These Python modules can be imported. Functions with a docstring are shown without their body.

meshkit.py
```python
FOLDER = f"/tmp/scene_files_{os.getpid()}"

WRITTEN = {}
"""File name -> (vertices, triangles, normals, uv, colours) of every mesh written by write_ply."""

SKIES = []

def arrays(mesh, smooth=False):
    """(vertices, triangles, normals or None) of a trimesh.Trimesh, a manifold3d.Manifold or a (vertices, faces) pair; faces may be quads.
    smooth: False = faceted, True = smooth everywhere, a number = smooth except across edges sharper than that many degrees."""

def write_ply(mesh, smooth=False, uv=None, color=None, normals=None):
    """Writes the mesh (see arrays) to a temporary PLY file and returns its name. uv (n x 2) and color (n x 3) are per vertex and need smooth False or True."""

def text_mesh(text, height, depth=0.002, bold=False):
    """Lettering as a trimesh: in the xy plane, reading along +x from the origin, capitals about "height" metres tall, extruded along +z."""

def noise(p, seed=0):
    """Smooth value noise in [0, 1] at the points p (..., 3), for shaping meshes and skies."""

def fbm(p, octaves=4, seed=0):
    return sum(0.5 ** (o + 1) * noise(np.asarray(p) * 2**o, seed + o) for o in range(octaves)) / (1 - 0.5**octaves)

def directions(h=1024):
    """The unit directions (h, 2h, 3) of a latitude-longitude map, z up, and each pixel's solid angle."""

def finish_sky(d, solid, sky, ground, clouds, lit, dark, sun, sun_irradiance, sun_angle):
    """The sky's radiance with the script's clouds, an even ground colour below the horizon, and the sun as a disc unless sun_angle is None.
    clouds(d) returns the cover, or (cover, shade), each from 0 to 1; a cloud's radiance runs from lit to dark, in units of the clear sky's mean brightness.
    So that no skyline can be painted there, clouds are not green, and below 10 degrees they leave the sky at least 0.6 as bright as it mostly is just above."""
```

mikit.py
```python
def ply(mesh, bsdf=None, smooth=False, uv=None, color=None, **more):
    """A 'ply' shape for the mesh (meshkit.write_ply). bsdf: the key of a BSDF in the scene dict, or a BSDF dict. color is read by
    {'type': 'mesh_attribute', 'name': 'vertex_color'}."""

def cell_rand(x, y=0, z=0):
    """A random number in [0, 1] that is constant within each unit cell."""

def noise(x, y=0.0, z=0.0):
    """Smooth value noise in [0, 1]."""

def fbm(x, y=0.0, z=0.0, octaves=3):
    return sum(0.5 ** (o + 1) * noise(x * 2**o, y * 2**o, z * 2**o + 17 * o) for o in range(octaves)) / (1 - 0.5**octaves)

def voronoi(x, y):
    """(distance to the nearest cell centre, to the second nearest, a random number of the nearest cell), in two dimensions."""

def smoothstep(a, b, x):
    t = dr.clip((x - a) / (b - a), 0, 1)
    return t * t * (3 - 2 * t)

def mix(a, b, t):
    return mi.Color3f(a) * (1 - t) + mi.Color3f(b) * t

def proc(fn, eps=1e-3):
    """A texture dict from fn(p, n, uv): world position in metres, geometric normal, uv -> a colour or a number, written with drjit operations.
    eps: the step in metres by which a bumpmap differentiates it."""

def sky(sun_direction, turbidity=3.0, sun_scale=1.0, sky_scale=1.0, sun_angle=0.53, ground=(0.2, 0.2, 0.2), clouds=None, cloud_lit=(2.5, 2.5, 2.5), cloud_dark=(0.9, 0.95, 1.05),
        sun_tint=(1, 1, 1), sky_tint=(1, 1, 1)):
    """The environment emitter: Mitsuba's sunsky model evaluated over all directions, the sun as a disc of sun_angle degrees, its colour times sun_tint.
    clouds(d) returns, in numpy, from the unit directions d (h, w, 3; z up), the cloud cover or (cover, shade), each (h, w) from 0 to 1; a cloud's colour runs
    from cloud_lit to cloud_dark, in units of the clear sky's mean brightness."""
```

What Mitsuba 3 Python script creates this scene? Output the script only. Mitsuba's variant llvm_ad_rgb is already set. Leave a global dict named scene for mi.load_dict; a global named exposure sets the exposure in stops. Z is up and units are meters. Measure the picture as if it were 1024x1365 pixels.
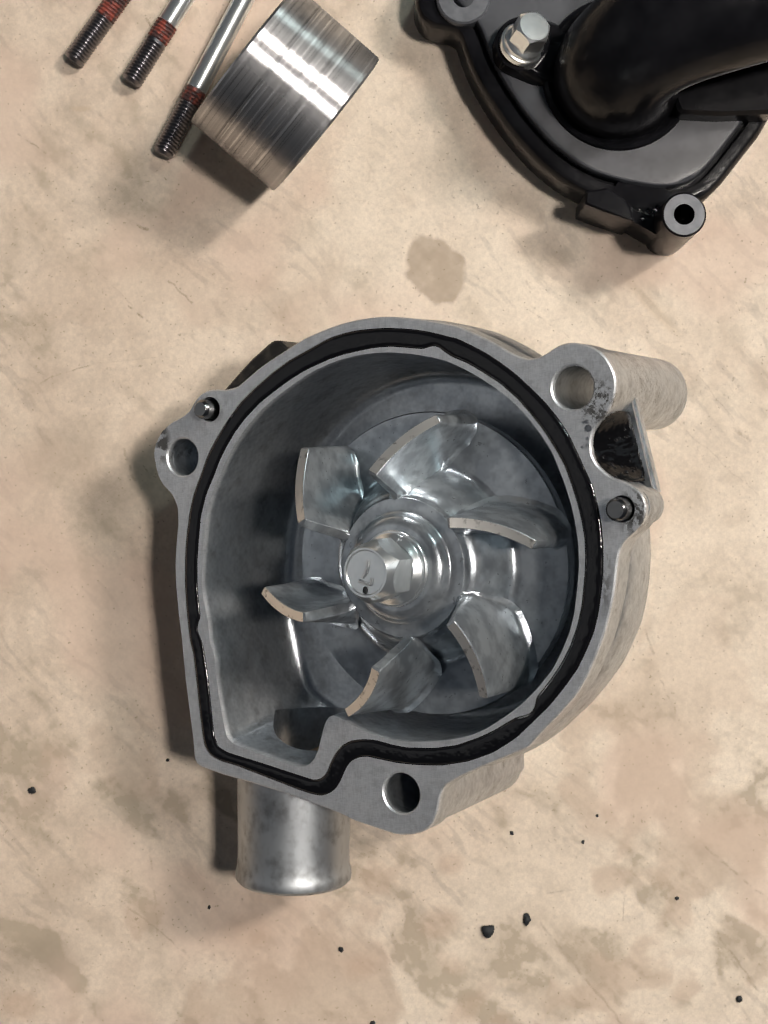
import math, numpy as np, trimesh, mitsuba as mi, mikit, drjit as dr
import manifold3d as m3
from manifold3d import Manifold, Mesh
from scipy.spatial import Delaunay
from scipy.interpolate import CubicSpline
from shapely.geometry import Polygon, Point
from shapely import contains_xy
import meshkit
from mikit import proc, noise, fbm, smoothstep, mix

T = mi.ScalarTransform4f
scene, labels = {}, {}
rng = np.random.default_rng(7)

# ---------------------------------------------------------------- camera, lamps, exposure
H = 0.388                                            # metres from the lens to the bench top
scene['camera'] = {'type': 'thinlens', 'fov': 28.43, 'fov_axis': 'x', 'aperture_radius': 0.0008, 'focus_distance': 0.336,
                   'near_clip': 0.01, 'far_clip': 20.0,
                   'to_world': T().look_at(origin=[0, 0, H], target=[0, 0, 0], up=[0, 1, 0])}
exposure = 0.03


def lamp(name, d, dist, w, h, rad, label):
    d = np.array(d, float); d /= np.linalg.norm(d); o = d * dist
    scene[name] = {'type': 'rectangle', 'to_world': T().look_at(origin=o.tolist(), target=[0, 0, 0.02], up=[0.1, 0.9, 0.2]) @ T().scale([w / 2, h / 2, 1]),
                   'bsdf': {'type': 'diffuse', 'reflectance': {'type': 'rgb', 'value': [.8, .8, .8]}},
                   'emitter': {'type': 'area', 'radiance': {'type': 'rgb', 'value': rad}}}
    labels[name] = {'label': label, 'category': 'window' if 'window' in name else 'lamp'}


lamp('workshop_lamp', (.35, .04, 1.0), 1.7, .15, .15, [232, 216, 200], 'bright square workshop lamp nearly overhead, a little to the right of the bench')
lamp('workshop_lamp_001', (.82, .51, 1.0), 1.8, .30, .17, [126, 115, 104], 'wide warm workshop lamp high above the right of the bench')
lamp('workshop_lamp_002', (.43, .88, 1.0), 1.8, .20, .16, [34, 42, 41], 'small cool workshop lamp high above the far side of the bench')
lamp('added_fill_window', (-1.0, .05, .52), 2.2, 1.5, 1.1, [.085, .10, .12], 'dim bluish fill panel added beyond the left end of the bench')  # no window known here; added so the flange reflects grey-blue
lamp('added_fill_window_001', (.93, .34, .30), 2.2, 1.2, .7, [.50, .60, .66], 'dim bluish fill panel added beyond the right end of the bench')  # made-up glow, added to brighten the right-facing blade sides
scene['room_light'] = {'type': 'constant', 'radiance': {'type': 'rgb', 'value': [.034, .039, .047]}}

# ---------------------------------------------------------------- helpers
UX = np.array([0.864014, -0.000000, 0.503468]); VY = np.array([-0.019046, 0.999284, 0.032685]); NZ = np.array([-0.503107, -0.037829, 0.863396])
PC = np.array([0, 0, H * 1000 - 330.0])              # pump flange centre, mm


def pump(v):                                          # pump frame (u, v, w up) in mm -> world metres
    v = np.asarray(v, float)
    return (PC + v[:, :1] * UX + v[:, 1:2] * VY + v[:, 2:3] * NZ) / 1000


def world(v):
    return np.asarray(v, float) / 1000


def vf(m):
    if hasattr(m, 'to_mesh'):
        k = m.to_mesh(); return np.array(k.vert_properties[:, :3], float), np.array(k.tri_verts, int)
    if isinstance(m, tuple):
        return np.asarray(m[0], float), np.asarray(m[1], int)
    return np.array(m.vertices, float), np.array(m.faces, int)


def add(key, m, mat, frame=pump, smooth=30, uv=None):
    v, f = vf(m)
    scene[key] = mikit.ply(trimesh.Trimesh(frame(v), f, process=False), mat, smooth=smooth, uv=uv)
    return key


def tag(key, label=None, cat=None, group=None, kind=None):
    d = {}
    if label: d['label'] = label
    if cat: d['category'] = cat
    if group: d['group'] = group
    if kind: d['kind'] = kind
    labels[key] = d


def man(m):
    v, f = vf(m)
    r = Manifold(Mesh(np.ascontiguousarray(v, np.float32), np.ascontiguousarray(f, np.uint32)))
    if r.status() != m3.Error.NoError: raise RuntimeError(str(r.status()))
    return r


def pts(s):
    return np.array([[float(a) for a in q.split(',')] for q in s.split()])


def ring(p, n, sigma=1.0):                            # closed outline, evenly resampled and softened
    p = np.vstack([p, p[:1]]); d = np.r_[0, np.cumsum(np.hypot(*np.diff(p, axis=0).T))]
    t = np.linspace(0, d[-1], n, endpoint=False)
    q = np.c_[np.interp(t, d, p[:, 0]), np.interp(t, d, p[:, 1])]
    if sigma > 0:
        k = np.arange(-int(4 * sigma) - 1, int(4 * sigma) + 2); w = np.exp(-.5 * (k / sigma) ** 2); w /= w.sum()
        q = sum(wi * np.roll(q, -ki, axis=0) for ki, wi in zip(k, w))
    a = np.sum(q[:, 0] * np.roll(q[:, 1], -1) - np.roll(q[:, 0], -1) * q[:, 1])
    return q if a > 0 else q[::-1]


def inset(q, d):
    t = np.roll(q, -1, 0) - np.roll(q, 1, 0); t /= np.linalg.norm(t, axis=1, keepdims=True)
    return q + np.c_[-t[:, 1], t[:, 0]] * np.reshape(d, (-1, 1))


def loft(rings):                                      # closed rings (n, 3) with equal n, from bottom to top
    n = len(rings[0]); v = np.vstack(rings); f = []
    i = np.arange(n); j = (i + 1) % n
    for k in range(len(rings) - 1):
        a, b = k * n, (k + 1) * n
        f += [np.c_[a + i, a + j, b + j], np.c_[a + i, b + j, b + i]]
    for k, flip in ((0, True), (len(rings) - 1, False)):
        t = np.array(m3.triangulate([np.ascontiguousarray(rings[k][:, :2])]), int).reshape(-1, 3)
        p = rings[k]; c = np.cross(p[t[:, 1], :2] - p[t[:, 0], :2], p[t[:, 2], :2] - p[t[:, 0], :2])
        if (c.sum() < 0) != flip: t = t[:, ::-1]
        f.append(t + k * n)
    m = trimesh.Trimesh(v, np.vstack(f), process=False)
    if m.volume < 0: m.invert()
    return m


def at(q, z):
    return np.c_[q, np.broadcast_to(z, len(q))]


def lathe(prof, n=64, arc=None):                      # closed solid from (r, z) profile, ends on the axis
    prof = [(max(r, 1e-4) if 0 < k < len(prof) - 1 else r, z) for k, (r, z) in enumerate(prof)]
    return trimesh.creation.revolve(np.array(prof, float), sections=n)


def tube(path, rad, n=20, cap=True):
    path = np.asarray(path, float); rad = np.broadcast_to(rad, len(path))
    t = np.gradient(path, axis=0); t /= np.linalg.norm(t, axis=1, keepdims=True)
    ref = np.array([0, 0, 1.0]) if abs(t[0, 2]) < .9 else np.array([1.0, 0, 0])
    rs = []
    for p, d, r in zip(path, t, rad):
        a = np.cross(d, ref); a /= np.linalg.norm(a); b = np.cross(d, a)
        th = np.arange(n) * 2 * np.pi / n
        rs.append(p + r * (np.cos(th)[:, None] * a + np.sin(th)[:, None] * b))
    v = np.vstack(rs + [path[:1], path[-1:]]); f = []
    i = np.arange(n); j = (i + 1) % n
    for k in range(len(path) - 1):
        a, b = k * n, (k + 1) * n
        f += [np.c_[a + i, a + j, b + j], np.c_[a + i, b + j, b + i]]
    f += [np.c_[np.full(n, len(v) - 2), j, i], np.c_[np.full(n, len(v) - 1), (len(path) - 1) * n + i, (len(path) - 1) * n + j]]
    m = trimesh.Trimesh(v, np.vstack(f), process=False)
    if m.volume < 0: m.invert()
    return m


def moved(m, M):
    m = trimesh.Trimesh(*vf(m), process=False); m.apply_transform(M); return m


def frame_to(o, d, ref=(0, 0, 1)):                     # local z -> d, origin o
    d = np.array(d, float); d /= np.linalg.norm(d)
    ref = np.array(ref, float)
    if abs(d @ ref) > .95: ref = np.array([1.0, 0, 0])
    a = np.cross(ref, d); a /= np.linalg.norm(a); b = np.cross(d, a)
    M = np.eye(4); M[:3, 0], M[:3, 1], M[:3, 2], M[:3, 3] = a, b, d, o
    return M


def cyl(r, z0, z1, c=(0, 0), r2=None, n=64):
    return Manifold.cylinder(z1 - z0, r, r if r2 is None else r2, n).translate((c[0], c[1], z0))


def prism(q, z0, z1):
    return man(loft([at(q, z0), at(q, z1)]))


def cat(ms):
    ms = [vf(m) for m in ms]; o = np.cumsum([0] + [len(v) for v, _ in ms])
    return np.vstack([v for v, _ in ms]), np.vstack([f + k for (_, f), k in zip(ms, o)])


# ---------------------------------------------------------------- materials
def loc(p):                                            # world point -> pump frame, mm
    x, y, z = p.x * 1000 - PC[0], p.y * 1000 - PC[1], p.z * 1000 - PC[2]
    return (x * UX[0] + y * UX[1] + z * UX[2], x * VY[0] + y * VY[1] + z * VY[2], x * NZ[0] + y * NZ[1] + z * NZ[2])


def metal(name, color, rough, bump=None, metallic=1.0, spec=.5, eps=2e-4, **more):
    b = {'type': 'principled', 'base_color': color if isinstance(color, dict) else {'type': 'rgb', 'value': list(color)},
         'metallic': metallic, 'roughness': rough, 'specular': spec, **more}
    if bump is not None:
        b = {'type': 'bumpmap', 'arbitrary': proc(bump, eps), 'scale': 1.0, 'bsdf': b}
    scene[name] = {'type': 'twosided', 'bsdf': b}


def spot(x, y, cx, cy, rx, ry):
    return dr.sqrt(dr.square((x - cx) / rx) + dr.square((y - cy) / ry))


def casing_color(p, n, uv):
    u, v, w = loc(p)
    blot = fbm(u * .16, v * .16, w * .16, 4)
    fine = fbm(u * 1.3, v * 1.3, w * 1.3, 3)
    scr = noise(u * 1.2 + v * .2, v * 9.0 - u * .5) * .5 + noise(u * 7.0, v * .9 + u * .3) * .5
    c = mix((.58, .60, .625), (.72, .74, .765), smoothstep(.25, .75, blot * .25 + fine * .25 + scr * .5))
    side = smoothstep(-.5, -2.0, w)                     # as-cast skin below the machined face
    c = mix(c, mix((.41, .44, .47), (.56, .59, .615), smoothstep(.25, .75, blot * .5 + fine * .5)), side)
    face = 1 - .75 * side
    d1 = smoothstep(1.0, .35, spot(u, v, 50.5, 22.0, 6.5, 6.5)) * smoothstep(.40, .66, .6 * fbm(u * .9 + 3, v * .9, w * .9, 5) + .4 * fbm(u * 3 + 3, v * 3, w * 3, 3)) * face
    d2 = smoothstep(1.0, .3, spot(u, v, 57.5, 0.0, 4.5, 6.5)) * smoothstep(.40, .56, fbm(u * .9, v * .9 + 9, w * .9, 5)) * face
    d3 = smoothstep(1.0, .3, spot(u, v, -60.5, 16.5, 3.2, 6.5)) * smoothstep(.44, .62, fbm(u * .5 + 1, v * .5 + 4, w * .5, 5))
    d4 = smoothstep(1.0, .3, spot(u, v, -47.5, 24.0, 5.5, 4.5)) * smoothstep(.38, .62, fbm(u * .7, v * .7 + 2, w * .7, 4)) * .6
    d5 = smoothstep(1.0, .2, spot(u, v, 51.0, -13.0, 2.4, 10.0)) * smoothstep(.45, .62, fbm(u * .9 + 5, v * .5, w, 4)) * .6
    d7 = smoothstep(1.0, .2, spot(u, w, 53.0, -20.0, 9.0, 16.0)) * side * smoothstep(.50, .70, fbm(u * 1.9 + 3, v * 1.9, w * 1.9, 4)) * smoothstep(18, 24, v) * .35
    d6 = side * smoothstep(.52, .78, fbm(u * .3 + 7, v * .3, w * .3, 5)) * .3
    haze = smoothstep(.50, .75, fbm(u * .6 + 20, v * .6, w * .6, 5)) * .14
    return mix(c, (.055, .050, .043), dr.clip(d1 + d2 + d3 + d4 + d5 + d6 + d7 + haze, 0, 1) * .86)


def casing_rough(p, n, uv):
    u, v, w = loc(p)
    return .38 + .14 * fbm(u * .5, v * .5, w * .5, 3) - .12 * smoothstep(-.4, -1.5, w)


def casing_bump(p, n, uv):
    u, v, w = loc(p)
    side = smoothstep(-.3, -1.2, w)
    return 1e-5 * ((1 - side) * .35 * noise(u * 2.2 + v * .3, v * 9.0 - u * .4) + side * (1.2 * fbm(u * .8, v * .8, w * .8, 3)))


metal('casing_aluminium', proc(casing_color), proc(casing_rough), casing_bump, metallic=proc(lambda p, n, uv: .80 + .12 * smoothstep(-.5, -2.0, loc(p)[2])))


def imp_color(p, n, uv):
    u, v, w = loc(p)
    s = fbm(u * .35, v * .35, w * .35, 4)
    pit = smoothstep(.74, .82, fbm(u * 1.1 + 5, v * 1.1, w * 1.1, 3))
    return mix(mix((.34, .37, .40), (.52, .56, .59), smoothstep(.3, .7, s)), (.16, .18, .20), pit * .6)


def imp_bump(p, n, uv):
    u, v, w = loc(p)
    return 1e-5 * (2.4 * fbm(u * .6, v * .6, w * .6, 3) + .9 * noise(u * 3, v * 3, w * 3) + .5 * noise(u * 7, v * 7, w * 7))


metal('impeller_alloy', proc(imp_color), proc(lambda p, n, uv: .17 + .22 * fbm(p.x * 700, p.y * 700, p.z * 700, 3)), imp_bump, metallic=.80)
metal('machined_alloy', proc(lambda p, n, uv: mix((.40, .39, .37), (.80, .78, .74), smoothstep(.20, .42, fbm(p.x * 900, p.y * 900, p.z * 900, 4)))), .32, metallic=.85)
metal('zinc_steel', proc(lambda p, n, uv: mix((.74, .78, .79), (.90, .93, .93), fbm(p.x * 600, p.y * 600, p.z * 600, 3))), .24, metallic=.92)
metal('dowel_steel', (.20, .20, .20), .2)
metal('pipe_aluminium', proc(lambda p, n, uv: mix((.50, .525, .545), (.15, .15, .15), smoothstep(.40, .74, .6 * fbm(p.x * 120, p.y * 200 + 3, p.z * 120, 5) + .4 * fbm(p.x * 700, p.y * 500, p.z * 700, 3)) * .65)),
      proc(lambda p, n, uv: .42 + .14 * fbm(p.x * 200, p.y * 200, p.z * 200, 3)),
      lambda p, n, uv: 1e-5 * 2 * fbm(p.x * 500, p.y * 500, p.z * 500, 3))
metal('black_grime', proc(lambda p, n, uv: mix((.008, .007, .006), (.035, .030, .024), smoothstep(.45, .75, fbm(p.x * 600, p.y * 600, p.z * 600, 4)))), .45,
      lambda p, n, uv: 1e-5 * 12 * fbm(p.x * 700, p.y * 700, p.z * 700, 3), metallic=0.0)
metal('wet_oil', (.003, .003, .0035), .11, lambda p, n, uv: 1e-5 * 13 * fbm(p.x * 900, p.y * 900, p.z * 900, 3), metallic=0.0, spec=.13)
metal('glint_bead', (.01, .01, .011), .06, metallic=0.0, spec=.7)
metal('black_rubber', (.004, .004, .005), proc(lambda p, n, uv: .04 + .13 * smoothstep(.35, .7, fbm(p.x * 500, p.y * 500, p.z * 500, 3))),
      lambda p, n, uv: 1e-5 * 6.0 * fbm(p.x * 1500, p.y * 1500, p.z * 1500, 2), metallic=0.0, spec=.42)
metal('black_paint', proc(lambda p, n, uv: mix((.003, .003, .004), (.010, .010, .012), fbm(p.x * 300, p.y * 300, p.z * 300, 3))),
      proc(lambda p, n, uv: .14 + .16 * fbm(p.x * 160, p.y * 160, p.z * 160, 3)),
      lambda p, n, uv: 1e-5 * 5 * fbm(p.x * 500, p.y * 500, p.z * 500, 3), metallic=0.0, spec=.13)
metal('grey_sheen_paint', proc(lambda p, n, uv: mix((.028, .030, .036), (.056, .059, .068), smoothstep(.3, .7, fbm(p.x * 120, p.y * 120, p.z * 120, 5)))), .36, metallic=0.0, spec=.4)  # paler base colour stands in for the plate's grey reflection
metal('grey_face', proc(lambda p, n, uv: mix((.06, .065, .075), (.12, .125, .14), fbm(p.x * 500, p.y * 500, p.z * 500, 3))), .42, metallic=.2)
metal('thread_steel', (.20, .19, .20), .30)
metal('red_threadlock', proc(lambda p, n, uv: mix((.22, .05, .036), (.06, .03, .028), smoothstep(.35, .6, fbm(p.x * 900, p.y * 900, p.z * 900, 3)))), .42, metallic=.15)
metal('crumb_black', (.016, .018, .02), .65, metallic=0.0, spec=.3)
scene['water_glass'] = {'type': 'dielectric', 'int_ior': 1.33}


# ---------------------------------------------------------------- bench top
def px(x, y):                                          # a spot on the bench, from its millimetres
    return x, y


STAINS_AND_SHADE = [
    (13.1, 61.8, 7.30, 9.22, 0.44, 0.95, (.36, .285, .215)),
    (16.9, -89.8, 4.61, 3.84, 0.00, 0.40, (.40, .27, .19)),
    (14.0, -105.2, 6.91, 5.38, 0.35, 0.42, (.40, .27, .19)),
    (16.9, -115.7, 5.76, 3.46, -0.70, 0.30, (.40, .27, .19)),
    (-86.8, -113.8, 13.45, 7.68, 0.17, 0.45, (.24, .19, .14)),
    (-84.9, -97.5, 6.72, 11.52, -0.52, 0.38, (.36, .28, .21)),
    (-59.0, -109.0, 3.84, 10.56, 0.17, 0.30, (.36, .28, .21)),
    (-73.4, -105.2, 11.52, 3.84, -0.61, 0.30, (.36, .28, .21)),
    (47.6, -112.8, 17.29, 8.07, -0.79, 0.40, (.36, .28, .21)),
    (40.0, -124.4, 11.52, 4.80, -0.52, 0.35, (.36, .28, .21)),
    (86.1, -91.7, 15.37, 4.80, -0.70, 0.35, (.36, .28, .21)),
    (90.9, -110.9, 11.52, 4.23, -1.05, 0.38, (.36, .28, .21)),
    (82.2, 119.6, 0.19, 0.19, 0.00, 0.10, (.36, .28, .21)),
    (-81.1, 15.8, 15.37, 10.56, 0.35, 0.30, (.24, .19, .14)),  # dark greyish patch left of the pump
    (-73.4, 4.3, 11.52, 6.72, 0.00, 0.28, (.24, .19, .14)),  # second dark greyish patch, overlapping the one above
    (-86.8, 33.1, 11.52, 3.46, 0.26, 0.20, (.36, .28, .21)),
    (89.9, -1.4, 6.91, 3.07, 0.35, 0.30, (.36, .28, .21)),
    (88.9, 8.2, 4.80, 1.92, 0.00, 0.20, (.36, .28, .21)),
    (68.8, 52.3, 11.52, 1.73, -0.82, 0.30, (.42, .31, .19)),
    (5.4, 80.2, 3.84, 1.73, -0.52, 0.30, (.36, .28, .21)),
    (-77.2, 103.2, 3.46, 0.96, 0.00, 0.35, (.42, .31, .2)),
    (-6.1, -116.7, 5.76, 4.61, 0.00, 0.35, (.40, .27, .19)),
    (20.7, -127.3, 7.68, 4.61, 0.70, 0.35, (.40, .27, .19)),
    (66.8, -30.3, 4.80, 1.92, 1.05, 0.25, (.36, .28, .21)),
    (-35.0, -107.1, 8.64, 5.76, 0.17, 0.30, (.40, .27, .19)),  # reddish shadow below the outlet pipe, painted into the board
    (-92.6, -126.3, 7.68, 4.80, 0.00, 0.40, (.40, .27, .19))]
SCRATCHES = [
    (-92.6, 30.3, -84.9, 34.7, 0.30, 0.50),
    (-84.9, 34.7, -73.4, 38.1, 0.30, 0.60),
    (-73.4, 38.1, -65.7, 38.9, 0.28, 0.60),
    (-65.7, 38.9, -52.2, 40.0, 0.25, 0.35),
    (-93.5, 96.9, -86.8, 91.7, 0.35, 0.60),
    (-55.1, 59.1, -49.0, 53.7, 0.35, 0.60),
    (-65.3, 52.7, -60.9, 49.1, 0.35, 0.70),
    (-63.0, 73.5, -60.7, 72.3, 0.60, 0.90),
    (-60.9, 126.3, -59.0, 123.0, 0.50, 0.80),
    (89.5, 21.6, 93.7, 18.5, 0.80, 0.60),
    (80.3, 35.1, 91.8, 20.6, 0.20, 0.40),
    (34.2, 54.3, 38.4, 52.0, 0.50, 0.50),
    (36.1, 60.0, 39.0, 54.6, 0.40, 0.35),
    (40.0, -105.2, 61.1, -131.1, 0.50, 0.45),
    (82.2, -86.0, 98.3, -99.4, 0.50, 0.45),
    (86.1, -109.0, 95.7, -122.5, 0.40, 0.50),
    (66.8, -30.3, 69.1, -36.0, 0.60, 0.60),
    (70.7, -42.7, 75.5, -53.3, 0.35, 0.50),
    (41.9, -97.5, 49.6, -96.7, 0.30, 0.50),
    (62.0, -95.6, 61.1, -105.2, 0.35, 0.50),
    (-67.6, -99.4, -48.4, -114.8, 0.40, 0.35),
    (-59.9, -86.0, -57.0, -116.7, 0.50, 0.30),
    (36.1, 52.3, 47.6, 44.7, 0.30, 0.30),
    (24.6, 81.2, 36.1, 75.4, 0.30, 0.20),
    (-61.8, 12.0, -57.4, 7.8, 0.40, 0.80),
    (-66.7, 15.8, -63.8, 8.2, 0.60, 0.50),
    (-64.7, 52.3, -60.7, 48.9, 0.40, 0.60),
    (-77.2, 65.8, -59.9, 48.5, 0.25, 0.25),
    (74.5, 23.5, 95.7, 4.3, 0.25, 0.30)]


def bench_color(p, n, uv):
    x, y = p.x * 1000, p.y * 1000
    wx, wy = x + 9 * fbm(x * .05 + 8, y * .05, 0.0, 3), y + 9 * fbm(x * .05, y * .05 + 21, 0.0, 3)
    big = fbm(wx * .02 + 3.1, wy * .02 + 1.7, 0.0, 4)
    mid = fbm(wx * .085 + 11, wy * .085 + 5, 0.0, 5)
    s, t = (wx - wy) * .7071, (wx + wy) * .7071         # smears run from upper left to lower right
    smear = fbm(s * .035, t * .17 + 7, 0.0, 5)
    fib = fbm(x * 1.1, y * 1.1, 0.0, 3)
    grain = noise(x * 3.1, y * 3.1) * .5 + noise(x * 6.5 + 3, y * 6.5) * .5
    crisp = fbm(wx * .16 + 5, wy * .16, 0.0, 6)
    c = mix((.665, .57, .465), (.575, .48, .385), smoothstep(.30, .70, big * .45 + mid * .4 + crisp * .15))
    c = c * (1 - .045 * smoothstep(.50, .62, crisp))
    fleck = fbm(s * .12, t * .5 + 40, 0.0, 5)
    c = c * (1 - .13 * smoothstep(.56, .70, fleck) * smoothstep(.42, .62, fbm(x * .03 + 14, y * .03 + 9, 0.0, 3)))
    left = smoothstep(10, -90, x)
    c = c * mix((1, 1, 1), (.90, .865, .85), left) * (.82 + .20 * fib + .16 * grain)
    low = smoothstep(0, -110, y)
    dirt = smoothstep(.50, .72, mid * .5 + smear * .5) * (.28 + .75 * low + .3 * left)
    c = mix(c, (.35, .285, .21), dr.clip(dirt * 1.25 * (.55 + .9 * smoothstep(.35, .7, fbm(x * .5, y * .5 + 5, 0.0, 4))), 0, 1) * .8)
    pink = smoothstep(.48, .68, fbm(x * .03 + 40, y * .03 + 2, 0.0, 3))
    c = mix(c, (.56, .42, .335), pink * .55)
    blot2 = smoothstep(.56, .66, fbm(wx * .05 + 60, wy * .05 + 33, 0.0, 5)) * (.35 + .65 * low)
    c = mix(c, (.42, .31, .23), blot2 * .5)
    for (cx, cy, rx, ry, a, k, col) in STAINS_AND_SHADE:
        ca, sa = math.cos(a), math.sin(a)
        dx, dy = (x - cx) * ca + (y - cy) * sa, -(x - cx) * sa + (y - cy) * ca
        wob = .42 * (fbm(x * .22 + cx, y * .22 + cy, 0.0, 4) - .5)
        e = dr.sqrt(dr.square(dx / rx) + dr.square(dy / ry)) + wob
        m = smoothstep(1.08, .90 if k >= .5 else .30, e) * abs(k)
        c = mix(c, col, m * (.6 + .55 * fbm(x * .35, y * .35 + cx, 0.0, 3)))
    for (x0, y0, x1, y1, w, k) in SCRATCHES:
        dx, dy = x1 - x0, y1 - y0; l2 = dx * dx + dy * dy
        h = dr.clip(((x - x0) * dx + (y - y0) * dy) / l2, 0, 1)
        wob = .5 * (noise(x * .5 + x0, y * .5) - .5)
        d = dr.sqrt(dr.square(x - x0 - h * dx + wob) + dr.square(y - y0 - h * dy + wob))
        c = mix(c, (.24, .18, .12), smoothstep(w, w * .2, d) * k * smoothstep(.25, .75, fbm(x * .8, y * .8, 0.0, 3)) * .8)
    wx, wy = x + 1.5 * fbm(x * .8, y * .8 + 3, 0.0, 2), y + 1.5 * fbm(x * .8 + 9, y * .8, 0.0, 2)
    hl = mikit.voronoi(wx * .12 + 40, wy * .34)
    c = mix(c, (.36, .28, .20), smoothstep(.05, .015, hl[1] - hl[0]) * smoothstep(.60, .72, fbm(x * .06 + 80, y * .06, 0.0, 3)) * .18)
    v2 = mikit.voronoi(x * .55 + 9, y * .55)
    c = mix(c, (.33, .26, .18), smoothstep(.16, .07, v2[0]) * smoothstep(.86, .94, v2[2]) * .6)
    sp = smoothstep(.13, .05, mikit.voronoi(wx * .23, wy * .23)[0] + .1 * fbm(x * 1.5, y * 1.5, 0.0, 2)) * smoothstep(.45, .6, fbm(x * .05, y * .05 + 30, 0.0, 2))
    c = mix(c, (.22, .165, .11), sp * .55)
    return c


def bench_bump(p, n, uv):
    x, y = p.x * 1000, p.y * 1000
    return 1e-5 * (3.0 * fbm(x * .5, y * .5, 0.0, 3) + 1.5 * noise(x * 2, y * 2))


scene['bench_board'] = {'type': 'twosided', 'bsdf': {'type': 'bumpmap', 'arbitrary': proc(bench_bump, 3e-4), 'scale': 1.0, 'bsdf':
                        {'type': 'principled', 'base_color': proc(bench_color), 'roughness': .62, 'specular': .3}}}
b = trimesh.creation.box((1200, 1200, 18)); b.apply_translation((0, 0, -9))
add('bench_top', b, 'bench_board', world, smooth=False)
tag('bench_top', 'stained beige board of the workbench top', kind='structure')

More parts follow.
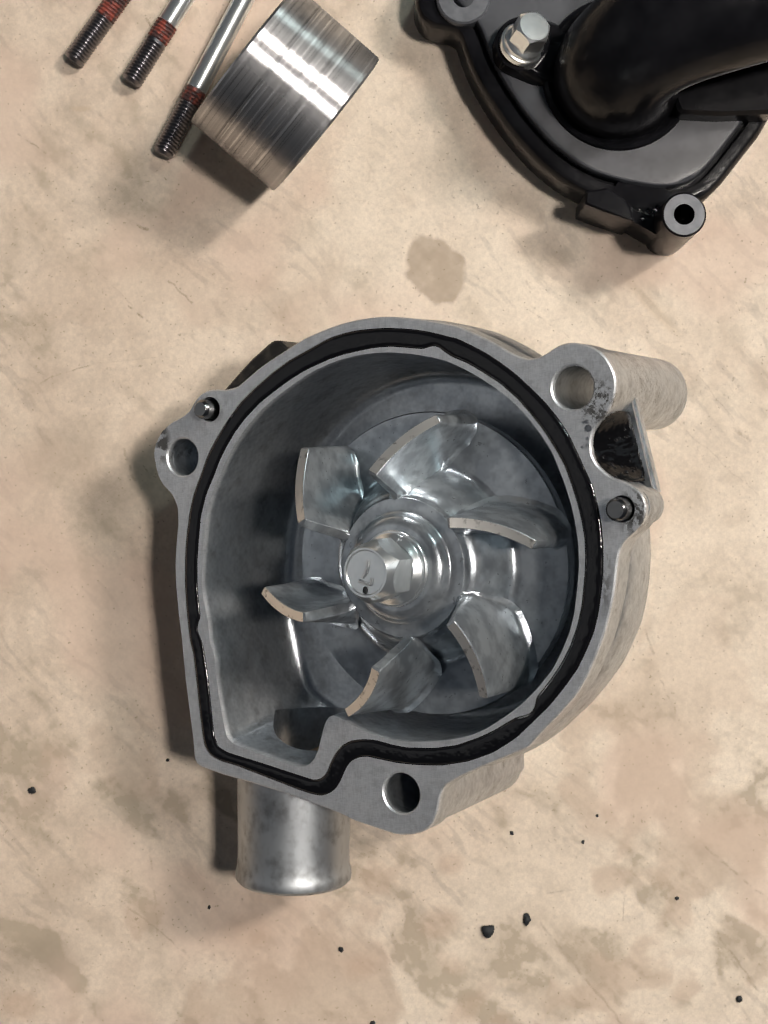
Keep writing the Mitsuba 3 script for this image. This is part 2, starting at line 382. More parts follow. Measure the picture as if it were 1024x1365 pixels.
# ---------------------------------------------------------------- water pump
C1, C2, C3, C4 = (pts(s) for s in (
    "-63.48,14.24 -62.49,16.90 -60.84,19.17 -57.86,21.22 -54.26,22.52 -52.23,23.86 -51.08,25.58 -49.50,27.27 -46.86,28.39 -44.27,28.46 -41.91,28.19 -38.50,28.74 -35.92,30.35 -32.73,32.51 -29.37,34.31 -26.15,35.83 -23.38,37.20 -19.71,38.84 -17.00,39.68 -13.12,40.78 -9.28,41.61 -5.53,42.11 -1.71,42.36 1.87,42.29 5.59,41.89 9.08,41.34 12.71,40.63 16.84,39.66 19.32,38.96 21.60,37.87 24.73,36.44 27.74,34.87 30.38,33.23 33.09,31.95 35.03,31.39 36.97,31.60 38.99,32.33 41.01,33.52 42.84,34.18 44.15,34.32 45.79,34.17 48.29,33.50 50.45,32.41 52.03,30.83 53.28,28.67 53.98,26.63 53.95,24.61 53.46,22.54 52.19,20.04 50.23,18.00 48.91,16.23 48.40,14.21 48.52,11.57 49.62,9.43 51.68,7.60 52.79,6.83 54.69,6.29 56.26,5.60 57.67,4.84 58.91,3.79 59.83,2.30 59.96,0.58 59.62,-1.11 58.82,-2.60 57.63,-3.80 56.11,-5.01 54.82,-6.37 54.16,-7.88 53.65,-10.59 53.27,-14.06 52.75,-17.09 52.06,-19.98 50.71,-24.58 49.03,-28.75 47.00,-33.12 44.48,-37.25 40.42,-41.68 36.66,-45.36 33.30,-49.05 27.45,-51.73 21.96,-54.26 16.72,-56.80 13.42,-58.88 12.46,-61.16 11.85,-64.39 10.43,-67.41 8.25,-69.33 5.25,-70.31 1.67,-70.69 -2.12,-70.02 -9.24,-68.68 -12.23,-67.64 -15.70,-66.80 -19.58,-66.00 -23.51,-65.01 -28.41,-64.18 -36.52,-62.76 -44.83,-61.57 -49.04,-60.70 -52.45,-59.92 -53.35,-58.31 -53.61,-54.12 -54.52,-47.22 -55.43,-40.31 -56.03,-34.09 -56.27,-30.71 -57.18,-23.78 -57.73,-16.84 -57.72,-11.66 -57.12,-6.49 -56.54,-2.22 -56.67,1.15 -58.14,4.25 -60.65,6.16 -62.14,8.32 -62.94,11.10",
    "-49.14,9.39 -47.28,13.39 -44.67,17.17 -41.25,21.42 -37.75,25.10 -33.68,28.20 -28.62,31.56 -23.86,34.20 -19.79,35.83 -15.17,37.75 -13.18,38.55 -9.33,39.39 -5.58,39.83 -1.76,39.92 1.82,39.87 5.54,39.48 9.03,39.03 12.66,38.25 16.79,37.06 18.56,36.64 21.90,35.03 25.37,33.20 28.62,31.09 32.01,28.60 35.27,25.69 38.49,22.64 41.68,18.87 43.85,15.61 46.07,11.01 47.88,7.19 48.75,5.37 49.92,1.18 50.64,-2.94 50.89,-7.02 50.83,-11.25 50.45,-15.34 49.73,-20.06 48.61,-24.36 46.85,-28.24 44.89,-32.01 41.85,-36.03 38.61,-39.88 34.83,-43.46 30.83,-47.20 25.55,-50.62 19.58,-53.02 13.15,-54.45 6.32,-54.88 1.64,-54.80 -2.44,-54.36 -5.79,-53.97 -8.13,-54.49 -10.03,-55.61 -11.22,-57.35 -12.21,-59.38 -13.39,-61.51 -15.21,-62.98 -17.62,-63.93 -19.91,-63.81 -23.46,-63.20 -28.35,-62.02 -36.45,-60.13 -41.32,-58.98 -45.61,-58.37 -48.52,-57.28 -50.18,-55.28 -50.87,-51.17 -51.41,-47.01 -52.10,-40.12 -52.80,-33.93 -53.86,-29.89 -54.50,-23.69 -54.85,-16.77 -54.54,-9.84 -53.96,-5.05 -52.99,-0.09 -51.80,3.97",
    "-47.99,3.95 -49.66,-1.14 -50.38,-6.36 -50.95,-11.55 -51.09,-16.68 -50.82,-21.53 -50.33,-24.61 -51.14,-26.06 -51.41,-27.84 -50.69,-29.40 -49.86,-31.14 -49.34,-33.77 -48.45,-39.91 -47.79,-46.77 -47.18,-52.21 -46.17,-54.97 -43.39,-56.16 -38.06,-57.06 -32.20,-58.10 -26.22,-59.25 -20.35,-60.35 -19.04,-60.41 -17.53,-59.85 -16.09,-58.37 -15.25,-56.38 -13.80,-53.95 -11.86,-51.94 -9.60,-50.76 -6.48,-50.19 -3.09,-50.18 0.59,-50.81 4.27,-51.18 9.00,-50.97 11.48,-50.77 16.86,-49.71 22.08,-47.70 25.64,-45.96 28.46,-44.22 30.91,-42.79 33.25,-42.16 34.53,-41.45 35.23,-40.09 35.60,-38.26 37.33,-36.29 39.33,-33.79 41.27,-30.97 43.32,-27.26 44.87,-23.28 45.92,-19.12 46.67,-13.00 46.89,-9.50 46.79,-5.39 46.19,-1.75 45.27,2.05 43.94,6.02 42.60,9.54 40.92,12.48 38.39,16.36 35.42,20.05 32.26,23.49 28.54,26.65 24.94,28.93 21.20,31.14 17.42,32.75 15.64,33.86 14.23,34.98 12.90,35.37 11.87,35.11 10.41,34.79 7.20,35.20 2.48,35.78 -1.86,35.70 -5.68,35.25 -9.44,34.71 -13.29,33.83 -17.17,32.53 -19.89,31.57 -23.97,29.66 -27.90,27.45 -32.10,24.89 -36.16,21.61 -39.20,18.51 -41.85,15.02 -43.98,11.68 -45.10,9.34",
    "-46.47,3.94 -47.89,-0.44 -48.94,-6.35 -49.52,-11.53 -49.89,-16.65 -49.55,-20.17 -48.77,-23.50 -48.21,-27.01 -47.88,-30.70 -46.79,-33.65 -46.35,-38.03 -45.62,-43.21 -44.49,-49.02 -43.92,-51.97 -42.67,-53.64 -39.57,-54.62 -34.23,-55.77 -29.05,-56.99 -24.14,-57.87 -21.29,-57.45 -19.33,-55.75 -18.17,-53.28 -17.29,-50.25 -16.43,-47.56 -15.39,-45.80 -14.19,-45.38 -12.82,-45.62 -8.36,-47.66 -4.52,-48.81 -0.15,-49.71 4.30,-49.99 9.03,-49.66 14.35,-48.93 19.68,-47.64 23.89,-45.77 29.19,-42.28 32.63,-39.65 35.97,-36.37 39.41,-32.30 41.65,-28.18 43.37,-24.26 44.42,-20.33 45.16,-14.86 45.56,-10.74 45.46,-6.55 44.87,-2.36 44.03,1.49 42.65,5.73 41.11,9.57 39.99,12.19 37.38,16.08 34.17,20.09 30.89,23.23 26.92,26.11 22.83,28.71 19.45,30.44 15.97,32.03 11.78,33.14 7.18,34.00 1.70,34.60 -1.88,34.64 -5.71,34.35 -9.46,33.80 -13.31,32.84 -17.20,31.53 -19.92,30.32 -24.01,28.14 -27.95,25.83 -32.15,23.02 -36.22,19.27 -39.71,15.32 -42.38,11.30 -43.51,9.32"
))
AX = np.array([3.65, -12.1])
flange_q, seal_o, seal_i, lip = ring(C1, 760, 1.2), ring(C2, 720, 1.6), ring(C3, 720, 1.0), ring(C4, 720, 1.8)
HOLES = [((44.69, 25.2), 4.48), ((-54.69, 12.93), 4.4), ((2.98, -61.38), 4.45)]
tag('water_pump', 'grey aluminium pump casing lying open and tilted with its six-bladed impeller showing', 'pump')
plate = man(loft([at(flange_q, -7), at(flange_q, -.35), at(inset(flange_q, .3), 0)]))
so = ring(np.array(Polygon(C2).buffer(1.7).exterior.coords)[:-1], 600, 2.0)
bulge = ring(np.array(Polygon(C2).buffer(2.7).exterior.coords)[:-1], 600, 2.5)


def shell_ring(d, z): return at(inset(bulge, d), z)


prof = [(1.6, -6), (.5, -8.5), (0, -11), (.1, -17), (.5, -20.5), (1.4, -23.5), (2.8, -26), (4.6, -28), (7.0, -29.3), (10, -29.8)]
shell = man(loft([shell_ring(d, z) for d, z in prof[::-1]]))
rib = ring(pts("51.4,28.4 57.5,2.4 56.2,2.1 50.1,28.0"), 120, .6)
pocket_floor = ring(pts("52.6,25.0 57.8,3.4 55,4.0 51,5.5 47.5,9 46.5,14.5 48,19 51,21.5"), 160, 1.0)
lug = ring(np.array(Point(56.2, 1.0).buffer(3.9).exterior.coords)[:-1], 60, 0)
body = plate + shell + prism(rib, -15, -11.6) + prism(pocket_floor, -15, -13.0) + prism(lug, -10, -2)
# cavity: the wall leans in from the lip to the floor radius and rounds into the floor
rel = lip - AX; th = np.degrees(np.arctan2(rel[:, 1], rel[:, 0])); r0 = np.hypot(*rel.T); th360 = th % 360
kx = [0, 30, 60, 90, 110, 135, 160, 180, 195, 205, 213, 219, 225, 231, 238, 244, 249, 256, 270, 300, 330, 360]
kr = [40.6, 42.2, 43.4, 44.2, 45.2, 46.2, 46.8, 47.4, 49.0, 50.4, 52.4, 53.4, 52.4, 49.8, 46.8, 45.0, 42, 36.0, 36.8, 37.8, 39.5, 40.6]
rf = np.minimum(np.interp(th360, kx, kr), r0 - 1.2)
kk = np.exp(-.5 * (np.arange(-24, 25) / 5.0) ** 2); kk /= kk.sum()
rf = np.minimum(sum(w_ * np.roll(rf, j_) for w_, j_ in zip(kk, range(-24, 25))), r0 - 1.0)
FL = 26.0
rings = []
for L in (-1, 0, 4, 8, 12, 16, 20, 22, 23.2, 24.2, 25.0, 25.6, 26.0):
    g = min(max(L, 0) / 23.0, 1.0); g = g * (.75 + .25 * g)
    fil = 0 if L < 22 else 4.0 * (1 - math.sqrt(max(0, 1 - ((L - 22) / 4.0) ** 2)))
    r = r0 + (rf - r0) * g - fil
    rings.append(at(AX + rel / r0[:, None] * r[:, None], -L))
cavity = man(loft(rings[::-1]))
bore = moved(trimesh.creation.cylinder(11.0, 60, sections=96), frame_to((-30.4, -78.5, -18.2), (0.03, 1, 0)))
groove = prism(seal_o, -2.6, 1) - prism(seal_i, -3, 2)
body = body - cavity - man(bore) - groove
for (c, r) in HOLES:
    body = body - cyl(r, -60, 1, c) - cyl(r - .05, -.45, .05, c, r + .42)
for c, r in (((-46.4, 23.9), 2.9), ((54.9, .6), 2.75)):
    body = body - cyl(r, -4, 1, c)
add('water_pump__casing', body, 'casing_aluminium', smooth=32)

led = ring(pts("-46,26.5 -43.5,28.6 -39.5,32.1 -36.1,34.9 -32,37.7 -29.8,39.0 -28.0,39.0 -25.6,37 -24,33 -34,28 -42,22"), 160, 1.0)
add('water_pump__casting_ledge', loft([at(led, -13), at(led, -2.6), at(inset(led, .5), -2.2)]), 'black_grime')
tag('water_pump__casting_ledge', 'grimy black ledge on the upper left rim')

# outlet pipe with a rolled bead
prof = [(10.6, 0), (13.7, 0), (13.6, 9), (13.5, 21.5), (13.55, 24.6), (13.9, 26.0), (14.1, 27.2), (13.9, 28.3), (13.2, 29.0), (12.2, 29.1), (10.9, 28.6), (10.6, 25)]
pp = trimesh.creation.revolve(np.array(prof + prof[:1]), sections=96)
if pp.volume < 0: pp.invert()
add('water_pump__outlet_pipe', moved(pp, frame_to((-37.1, -61.0, -18.2), (-.03, -1, 0))), 'pipe_aluminium')
tag('water_pump__outlet_pipe', 'stained round hose outlet with rolled lip')

for i, (c, r, L0, L1, ra, rb) in enumerate(((HOLES[0][0], 4.4, 1.0, 47.5, 8.75, 8.1), (HOLES[1][0], 4.3, 2.0, 17, 7.6, 7.3), (HOLES[2][0], 4.4, 1.0, 45, 8.9, 8.5))):
    m = cyl(rb, -L1 + .8, -L0, c, ra) + cyl(rb - .7, -L1, -L1 + .8, c, rb)
    if i == 2: m = m + Manifold.hull(cyl(8.8, -12, -2, c) + prism(ring(pts('11.7,-57.4 11.7,-63.4 10.6,-64.8 4,-68.6 -1,-66 -3,-60 2,-52 8,-52.5'), 120, .5), -44.5, -42))
    if i == 1: m = m + Manifold.hull(cyl(7.2, -16, -2, c) + cyl(5, -16, -3, (c[0] + 6, c[1] - 4)))
    m = m - cyl(r, -80 if i == 0 else (-16 if i == 1 else -40), 1, c)
    m = m - cavity - groove
    add('water_pump__mounting_boss' + ('' if i == 0 else f'_{i:03d}'), m, 'casing_aluminium', smooth=32)
tag('water_pump__mounting_boss', 'long round boss at the upper right')
add('water_pump__bearing_housing', cyl(15, -51, -28, tuple(AX), 19), 'casing_aluminium')

wet = ring(pts("51.2,25.0 56.5,3.6 54.6,5.6 52.2,6.7 49.3,9.5 48.25,14.2 49.7,18.2 52.0,20.6 53.2,23.0"), 160, 1.0)
g = np.array([(x, y) for x in np.arange(47, 58, .4) for y in np.arange(4, 25, .4) if contains_xy(Polygon(wet), x, y)])
P2 = np.vstack([wet, g]); tri = Delaunay(P2).simplices
tri = tri[contains_xy(Polygon(wet).buffer(.01), *P2[tri].mean(1).T)]
edge = np.array([Polygon(wet).exterior.distance(Point(*q)) for q in P2])
from shapely.geometry import LineString
rl = LineString([(51.0, 26.0), (56.5, 3.0)])
fd = np.array([Polygon(flange_q).distance(Point(*q)) for q in P2]); rd = np.array([rl.distance(Point(*q)) for q in P2])
tt = fd / (fd + rd + 1e-6)
z = -1.2 - 10.6 * tt ** .8 + 1.1 * (meshkit.fbm(np.c_[P2 * .8, P2[:, :1] * 0], 3, 5) - .5) * np.minimum(1, edge * 2)
add('water_pump__oil_film', (np.c_[P2, z], tri), 'wet_oil', smooth=True)
ob = []
for (bx, by) in rng.uniform((48, 4), (57, 24), (150, 2)):
    if contains_xy(Polygon(wet).buffer(-.35), bx, by):
        j = np.argmin(np.hypot(*(P2 - (bx, by)).T)); r_ = .14 + .32 * rng.random() ** 2
        sp_ = trimesh.creation.icosphere(1, r_); sp_.vertices *= (1, 1, .75); sp_.apply_translation((bx, by, z[j])); ob.append(sp_)
add('water_pump__glint_bead', cat(ob), 'glint_bead', smooth=True)  # small spheres added so the oil sparkles under the lamps
tag('water_pump__glint_bead', 'beads added to the oil in the pocket to catch glints', kind='stuff')
tag('water_pump__oil_film', 'wet black oil in the pocket at the right')

# rubber seal in its groove
reg = Polygon(seal_o).buffer(.03).difference(Polygon(seal_i).buffer(-.03))
P2, Z2 = [], []
for d, hgt in ((0, -.38), (.12, -.12), (.30, .10), (.58, .27), (1.1, .36)):
    gset = reg.buffer(-d) if d else reg
    for pg in getattr(gset, 'geoms', [gset]):
        for rg in [pg.exterior, *pg.interiors]:
            n = max(8, int(rg.length / .55))
            for k in range(n):
                q = rg.interpolate(k / n, normalized=True); P2.append((q.x, q.y)); Z2.append(hgt)
P2 = np.array(P2); Z2 = np.array(Z2)
tri = Delaunay(P2).simplices
tri = tri[contains_xy(reg, *P2[tri].mean(1).T)]
Z2 = Z2 + .10 * (meshkit.fbm(np.c_[P2 * .5, P2[:, :1] * 0], 3, 3) - .5)
add('water_pump__rubber_seal', (np.c_[P2, Z2], tri), 'black_rubber', smooth=True)
tag('water_pump__rubber_seal', 'glossy black rubber seal in the rim groove')

# dowel pins
for i, (c, r) in enumerate((((54.9, .6), 2.35), ((-46.6, 23.9), 2.2))):
    pin = lathe([(0, -4), (r, -4), (r, 2.6), (r - .12, 2.95), (r - .62, 3.5), (0, 3.5)], 48)
    pin.apply_translation((*c, 0)); add('water_pump__dowel_pin' + ('' if i == 0 else '_001'), pin, 'dowel_steel')

# impeller
disc = lathe([(0, -17), (33.2, -17), (34.0, -16.2), (34.1, -13.6), (33.8, -13.1), (28, -12.5), (23.6, -12.15), (22.4, -11.9), (21.5, -11.2), (20.7, -9.9), (18.0, -5.0), (17.1, -3.6), (16.4, -3.0), (15.9, -2.7),
              (15.6, -2.2), (15.5, -1.3), (15.15, -.95), (13.8, -.85), (12.5, -.7), (12.0, -.4), (11.75, .2), (11.45, 1.0), (10.9, 1.7), (10.0, 2.15), (9.0, 2.35), (0, 2.4)], 160)
disc.apply_translation((*AX, 0)); add('water_pump__impeller', disc, 'impeller_alloy', smooth=40)
tag('water_pump__impeller', 'six-bladed cast impeller')


def disc_z(r): return np.interp(r, [0, 15.4, 15.9, 17.1, 20.7, 22, 34, 40], [-1.2, -1.2, -2.7, -3.6, -9.9, -11.7, -13, -13])
def top_z(r): return np.interp(r, [14.5, 16.5, 20.5, 34.2], [-2.6, 1.2, 11.0, 3.4])
def blade_th(r): return np.interp(r, [14.5, 20.5, 24, 29, 34.2], [35.5, 30.2, 24.8, 17.2, 9.0])


rr = np.linspace(15.2, 34.0, 34)
for k in range(6):
    a = np.radians(blade_th(rr) + 60 * k)
    mid = np.c_[rr * np.cos(a), rr * np.sin(a)]
    t = np.gradient(mid, axis=0); t /= np.linalg.norm(t, axis=1, keepdims=True); nn = np.c_[-t[:, 1], t[:, 0]]
    hw = 1.12 * np.interp(rr, [15.2, 17, 31, 34.0], [.75, 1.0, 1.0, .92])[:, None]
    e0 = [mid[-1] + nn[-1] * hw[-1] * s + t[-1] * .35 * (1 - abs(s)) for s in (-.6, -.2, .2, .6)]
    e1 = [mid[0] + nn[0] * hw[0] * s - t[0] * .7 * (1 - s * s) for s in (.7, .3, -.3, -.7)]
    out = np.vstack([mid - nn * hw, e0, (mid + nn * hw)[::-1], e1])
    base = np.hypot(*out.T)
    rt = np.r_[rr, np.full(4, rr[-1]), rr[::-1], np.full(4, rr[0])]
    nrm = inset(out, -1.0) - out                        # outward
    rings = []
    for q in (0, .02, .06, .2, .4, .6, .75, .85, .90, .93, .955, .975, .99, 1.02):
        zt, zb = top_z(rt), disc_z(rt)
        zz = zt + (zb - zt) * q
        h = np.maximum(zz - zb, 0)
        fl = 2.5 * q ** 1.15 + np.where(h < 1.3, 1.3 * (1 - np.sqrt(np.maximum(0, 1 - (1 - h / 1.3) ** 2))), 0)
        fl = fl * np.interp(rt, [15, 17, 21, 31, 33.4, 34], [.25, .55, 1, 1, .55, .12])
        off = fl - (.16 if q == 0 else 0)
        rings.append(np.c_[out + nrm * off[:, None] + AX, zz - (0 if q else 0) + (.0 if q else .05)])
    m = loft(rings[::-1])
    name = 'water_pump__impeller__blade' + ('' if k == 0 else f'_{k:03d}')
    add(name, m, 'impeller_alloy', smooth=42)
    # milled land along the outer part of the blade's top
    sel = rr > 20.6
    l0 = np.vstack([(mid - nn * (hw - .12))[sel], (mid + nn * (hw - .12))[sel][::-1]]) + AX
    lr = np.r_[rr[sel], rr[sel][::-1]]
    land = loft([np.c_[l0, top_z(lr) - .3], np.c_[l0, top_z(lr) + .09]])
    add('water_pump__impeller__blade_tip' + ('' if k == 0 else f'_{k:03d}'), land, 'machined_alloy', smooth=20)
tag('water_pump__impeller__blade_tip', 'bare milled edge along the top of the blade')

# impeller bolt
washer = lathe([(0, 2.0), (8.1, 2.0), (8.25, 2.2), (8.25, 2.95), (8.1, 3.1), (7.6, 3.15), (7.6, 3.25), (7.75, 3.4), (7.75, 4.1), (7.5, 4.35), (7.1, 4.6), (6.8, 4.9), (6.3, 5.3), (0, 5.6)], 96)
washer.apply_translation((*AX, 0)); add('water_pump__impeller_bolt__washer', washer, 'zinc_steel', smooth=35)
hexa = Manifold.cylinder(9.0, 6.95, 6.95, 6).rotate((0, 0, 21 - 0)).translate((0, 0, 5.5))
cham = man(lathe([(0, 5), (8.5, 5), (8.5, 9.0), (6.95, 11.3), (5.45, 14.1), (5.2, 14.5), (0, 14.55)], 128))
hexa = (hexa ^ cham) - man(lathe([(0, 14.15), (4.55, 14.15), (4.95, 14.7), (0, 14.7)], 96)).translate((0, 0, 0))
v, f = vf(hexa); v[:, :2] += AX
add('water_pump__impeller_bolt', (v, f), 'zinc_steel', smooth=11)
marks = []
for s in ("4.35,-9.44 4.21,-10.82 3.75,-12.12 2.98,-13.24", "2.0,-13.82 3.28,-14.25 4.75,-14.62 4.98,-14.4 5.2,-13.2"):
    q = pts(s); d = np.linspace(0, len(q) - 1, 16); q = np.c_[np.interp(d, range(len(q)), q[:, 0]), np.interp(d, range(len(q)), q[:, 1])]
    marks.append(tube(at(q, 14.25), .36, 12))
add('water_pump__impeller_bolt__raised_mark', cat(marks), 'zinc_steel', smooth=40)
dot = trimesh.creation.icosphere(2, .62); dot.vertices *= (1, 1.3, .35); dot.vertices += .12 * meshkit.fbm(dot.vertices * 2, 2)[:, None]
dot.apply_translation((3.4, -15.9, 14.3)); add('water_pump__impeller_bolt__dirt_speck', dot, 'crumb_black')

# ---------------------------------------------------------------- steel bushing leaning on a stud
RA, RL = 20.3, 25.8
bd = np.array([.762, -.606, -.217]); bd /= np.linalg.norm(bd)
rend = np.array([-14.01, 93.79, 0]); zc = RA * math.sqrt(1 - bd[2] ** 2) + .1
rend[2] = zc
o = rend - bd * RL
n = 220; a = np.linspace(0, 2 * np.pi, n + 1)
prof = [(15.5, .6), (16.2, 0), (19.3, 0), (20.05, .15), (20.3, .6), (20.3, 7.6), (20.23, 7.75), (20.23, 7.95), (20.3, 8.1), (20.3, 13.2), (20.23, 13.3), (20.23, 13.5), (20.3, 13.6), (20.3, 16.6), (20.25, 16.7), (20.25, 16.85), (20.3, 16.95),
        (20.3, RL - .6), (20.05, RL - .15), (19.3, RL), (16.2, RL), (15.5, RL - .6), (15.5, .6)]
V, F, UV = [], [], []
for k in range(len(prof) - 1):                          # hard edges between bands, smooth round the axis
    (ra, za), (rb, zb) = prof[k], prof[k + 1]
    b0 = len(V)
    for (r, zq) in ((ra, za), (rb, zb)):
        for t_ in a:
            V.append((r * np.cos(t_), r * np.sin(t_), zq)); UV.append((t_ / (2 * np.pi), zq / RL + .001 * k))
    for i in range(n):
        p, q = b0 + i, b0 + n + 1 + i
        F += [(p, p + 1, q + 1), (p, q + 1, q)]
bush = trimesh.Trimesh(np.array(V), np.array(F), process=False)
M = frame_to(o, bd)
BO = o / 1000


def bush_bump(p, n, uv):
    s = ((p.x - BO[0]) * bd[0] + (p.y - BO[1]) * bd[1] + (p.z - BO[2]) * bd[2]) * 1000
    return 1e-6 * (1.5 * noise(s * 6.0) + 1.2 * noise(s * 17.0))


def bush_tint(p, n, uv):
    s = ((p.x - BO[0]) * bd[0] + (p.y - BO[1]) * bd[1] + (p.z - BO[2]) * bd[2]) * 1000
    k = .34 + .05 * noise(s * 2.1, 3.0) + .10 * noise(s * 7.0, 9.0) + .10 * noise(s * 23.0, 2.0) + .30 * smoothstep(.8, .9, noise(s * 3.3, 5.0)) - .22 * smoothstep(.80, .86, noise(s * 4.1, 1.0))
    k = k * (1 - .25 * smoothstep(.55, .75, fbm(p.x * 160, p.y * 160, p.z * 160, 4)))
    return mi.Color3f(.93, .92, .93) * k


scene['turned_sharp'] = {'type': 'roughconductor', 'material': 'none', 'specular_reflectance': proc(bush_tint), 'distribution': 'beckmann', 'alpha_u': .02, 'alpha_v': .22}
scene['turned_satin'] = {'type': 'roughconductor', 'material': 'none', 'specular_reflectance': proc(bush_tint), 'distribution': 'ggx', 'alpha_u': .22, 'alpha_v': .35}
scene['turned_steel'] = {'type': 'twosided', 'bsdf': {'type': 'bumpmap', 'arbitrary': proc(bush_bump, 5e-5), 'scale': 1.0, 'bsdf':
                         {'type': 'blendbsdf', 'weight': .38, 'a': {'type': 'ref', 'id': 'turned_sharp'}, 'b': {'type': 'ref', 'id': 'turned_satin'}}}}
add('steel_bushing', moved(bush, M), 'turned_steel', world, smooth=True, uv=np.array(UV))
tag('steel_bushing', 'polished turned steel bushing lying on its side against a stud', 'bushing')

# ---------------------------------------------------------------- studs
def stud(key, tip, d, L_thread, L_red, total, label, R=2.85):
    d = np.array([d[0], -d[1], 0.0]); d /= np.linalg.norm(d); M = frame_to((*tip, R), d)
    tag(key, label, 'stud', 'threaded studs at the upper left')

    def threads(z0, z1, p=.9, depth=.34, first=False):
        pr = [(0, z0)]; zq = z0
        if first: pr += [(R - .75, z0), (R - .5, z0 + .35)]; zq = z0 + .5
        while zq < z1 - p * .5:
            pr += [(R - depth, zq), (R, zq + p * .42), (R, zq + p * .55)]; zq += p
        pr += [(R - depth, z1), (0, z1)]
        return moved(lathe(pr, 40), M)
    add(key + '__threaded_end', threads(0, L_thread, first=True), 'thread_steel', world, smooth=20)
    add(key + '__thread_lock', threads(L_thread, L_red, depth=.24), 'red_threadlock', world, smooth=20)
    tag(key + '__thread_lock', 'band of red thread locking paint')
    add(key + '__shank', moved(lathe([(0, L_red), (R - .35, L_red), (R - .2, L_red + .5), (R - .2, total), (0, total)], 48), M), 'zinc_steel', world)


stud('threaded_stud', (-79.10, 114.45), (115, -160), 13.6, 30, 60, 'leftmost of the three studs, dark thread with dull red paint')
stud('threaded_stud_001', (-64.42, 109.12), (140, -222), 12.6, 17.6, 70, 'middle one of the three studs, red band below its bright shank')
stud('threaded_stud_002', (-56.42, 90.82), (107, -203), 14.6, 18.6, 80, 'stud nearest the bushing, long bright shank with red band')

# ---------------------------------------------------------------- black cover
tag('pump_cover', 'black painted pump cover with dome and inlet tube at the upper right', 'cover')
co = ring(pts("18.38,118.72 19.68,114.45 21.35,109.99 23.58,105.54 26.18,101.27 29.52,96.26 33.23,91.62 36.76,87.72 40.28,84.56 44.18,81.59 49.01,78.81 54.39,76.95 60.89,75.46 68.32,74.35 74.81,75.09 79.83,77.51 83.54,81.22 86.88,85.49 90.04,89.57 93.01,93.29 98.02,102.57 104.52,117.42 106.37,137.84 98.02,158.26 79.46,173.11 57.18,176.83 34.90,169.40 20.05,152.69 13.55,139.70 8.17,131.34 7.43,125.77 8.91,122.06 11.70,120.02 15.97,119.28"), 500, 2.0)
ci = ring(np.array(Polygon(co).buffer(-5.2).buffer(-9).buffer(9).exterior.coords)[:-1], 400, 3.0)
cbase = man(loft([at(inset(co, .6), 0), at(co, .8), at(co, 11.6), at(inset(co, .35), 12.9), at(inset(co, 1.0), 13.7), at(inset(co, 1.9), 14)]))
trench = prism(ring(np.array(Polygon(ci).buffer(1.3).exterior.coords)[:-1], 400, 1.5), 11.8, 18) - prism(ci, 11, 19)
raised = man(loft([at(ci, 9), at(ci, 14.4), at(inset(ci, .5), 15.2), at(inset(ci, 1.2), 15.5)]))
DC = np.array([57.64, 107.64])
boss_c, bolt_c = (71.68, 71.06), (33.61, 113.64)
tab = ring(pts("49.14,78.09 48.96,74.99 54.80,72.80 61.01,70.79 59.92,74.26 58.82,76.08 54.44,79.01"), 120, 1.0)
web = Manifold.hull(cyl(4.8, 0, 15, boss_c) + cyl(6, 0, 14, (62.58, 77.85)))
foot = man(loft([at(tab, 0), at(tab, 18.4), at(inset(tab, .5), 19)]))
bossm = cyl(5.5, 0, 25.6, boss_c, 5.35) + cyl(5.35, 25.6, 26, boss_c, 5.0)
bb = Manifold.hull(cyl(8.5, 0, 20, bolt_c, 6.6) + cyl(8, 0, 16, (bolt_c[0] + 5, bolt_c[1] - 1)))
tw = ring(pts('69.22,102.20 71.40,96.38 81.39,95.84 94.11,96.38 99.56,105.83 99.56,116.73 81.39,116.73 70.49,113.10'), 200, 1.5)
cov = cbase - trench + web + foot + bossm + bb
dring = man(lathe([(0, 12), (18.9, 12), (18.9, 15.7), (18.5, 16.5), (17.7, 16.9), (17.0, 16.7), (16.5, 16.2), (16.2, 16.6), (15.9, 18), (0, 18)], 120)).translate((*DC, 0))
cov = cov + man(loft([at(tw, 10), at(tw, 21), at(inset(tw, .8), 22.2)])) + dring - cyl(2.45, 4, 40, boss_c)
add('pump_cover__inner_plate', raised - foot - web - bossm - bb - dring - prism(tw, 5, 30), 'grey_sheen_paint', world, smooth=32)
tag('pump_cover__inner_plate', 'flat plate round the dome with its grey sheen painted in')
add('pump_cover__cover_plate', cov, 'black_paint', world, smooth=32)
tpath = np.array([(58.11, 108.32, 13), (57.33, 107.25, 18), (56.61, 106.83, 25), (57.61, 107.90, 31), (62.12, 110.72, 35.5), (69.83, 113.58, 38), (78.90, 115.86, 40), (89.71, 118.44, 41.5), (102.28, 121.52, 42.5), (115.46, 124.74, 44)])
tpath = CubicSpline(np.arange(len(tpath)), tpath)(np.linspace(0, len(tpath) - 1, 60))
add('pump_cover__inlet_tube', tube(tpath, np.r_[np.linspace(16.6, 14.6, 20), np.linspace(14.5, 14.0, 40)], 72), 'black_paint', world)
ann = cyl(5.0, 25.9, 26.12, boss_c, 4.85) - cyl(2.5, 20, 30, boss_c)
add('pump_cover__bolt_boss', ann, 'grey_face', world)
tag('pump_cover__bolt_boss', 'worn grey end face of the bolt boss')
lc = (19.52, 126.42)
add('pump_cover__bolt_boss_001', (cyl(7.2, 2, 15.5, lc, 6.6) + cyl(6.6, 15.5, 16, lc, 6.1)) - cyl(2.6, 10, 30, lc), 'grey_face', world)

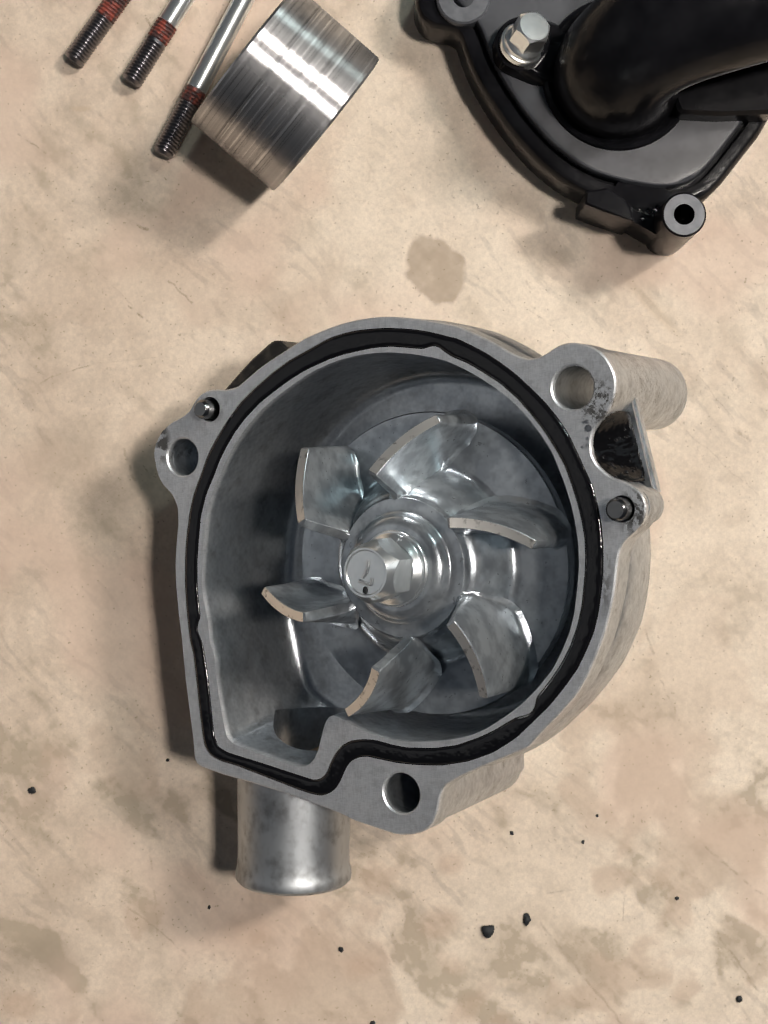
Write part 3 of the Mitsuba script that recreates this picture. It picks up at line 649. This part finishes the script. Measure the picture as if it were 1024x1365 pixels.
# flanged bolt in the cover
bn = np.array([.30, .26, 1.0]); M = frame_to((*bolt_c, 20.0), bn, (0, 1, 0))
tag('flange_bolt', 'shiny flanged hex bolt screwed into the black cover', 'bolt')
add('flange_bolt__flange', moved(lathe([(0, -1), (5.6, -1), (5.6, .2), (5.45, .5), (5.0, .7), (4.9, 1.0), (4.9, 1.7), (4.6, 2.0), (3.9, 2.5), (0, 2.5)], 72), M), 'zinc_steel', world, smooth=35)
hx = Manifold.cylinder(5.6, 4.5, 4.5, 6).rotate((0, 0, 12)).translate((0, 0, 2.4)) ^ man(lathe([(0, 2), (6, 2), (6, 6.6), (4.5, 7.2), (3.6, 7.9), (0, 8.0)], 96))
add('flange_bolt__hex_head', moved(hx, M), 'zinc_steel', world, smooth=11)

# ---------------------------------------------------------------- droplets and crumbs
def drops(spots, z, sq):
    ms = []
    for (x, y, r) in spots:
        s = trimesh.creation.icosphere(2, r); s.vertices[:, 2] *= sq; s.apply_translation((x, y, z)); ms.append(s)
    return cat(ms)


add('water_droplets', drops([(61.58, 74.94, 0.85), (63.42, 74.39, 0.8), (65.26, 74.02, 0.95), (67.29, 74.76, 0.8), (63.97, 72.54, 0.75), (67.47, 71.81, 0.75), (66.37, 73.47, 0.6)], 15.6, .8), 'water_glass', world, smooth=True)
tag('water_droplets', 'small clear water droplets on the black cover beside its bolt boss', 'droplets', kind='stuff')
add('water_droplets_001', drops([(47.95, 16.86, 0.75), (47.65, 18.23, 0.45), (47.00, 18.10, 0.3), (47.74, 13.40, 0.4), (47.76, 14.75, 0.35), (46.59, 13.12, 0.3)], 0.05, .5), 'water_glass', pump, smooth=True)
tag('water_droplets_001', 'tiny clear droplets on the grey pump rim beside the oily pocket', 'droplets', kind='stuff')
for i, (x, y, r, e, lab) in enumerate([(26.70, -107.08, 1.75, 0.8, 'largest black crumb, on the bench below the pump'),
    (36.50, -104.01, 1.0, 1.7, 'upright black crumb just right of the largest one below the pump'),
    (-90.09, -71.17, 1.0, 1.0, 'black crumb alone at the left edge of the bench'),
    (-10.95, -111.89, 0.7, 1, 'black crumb below the round outlet pipe'),
    (90.85, -124.56, 0.75, 1, 'dark crumb near the lower right corner of the bench'),
    (74.91, -98.82, 0.5, 1, 'grey-black crumb on the bench right of the pump bottom'),
    (54.55, -77.70, 0.4, 1, 'tiny black crumb right of the lower mounting lug'),
    (32.65, -82.11, 0.5, 1, 'tiny black crumb just below the lower mounting boss'),
    (50.90, -84.42, 0.4, 1.4, 'tiny crumb above and right of the two big ones'),
    (-2.88, -130.71, 0.7, 1, 'black crumb at the bottom edge of the photo'),
    (-55.32, -63.48, 0.55, 0.7, 'dark sliver at the corner of the pump shadow, lower left'),
    (-44.75, -101.13, 0.35, 1.6, 'tiny dark flake left below the outlet pipe')]):
    m = trimesh.creation.icosphere(2, r); m.vertices *= (1, e, .55)
    m.vertices *= (.45 + 1.05 * meshkit.fbm(m.vertices / r * 1.5 + i * 7.3, 3))[:, None]
    m.apply_translation((x, y, r * .5)); key = 'black_crumb' + ('' if i == 0 else f'_{i:03d}')
    add(key, m, 'crumb_black', world, smooth=25)
    tag(key, lab, 'crumb', 'black crumbs scattered on the bench')
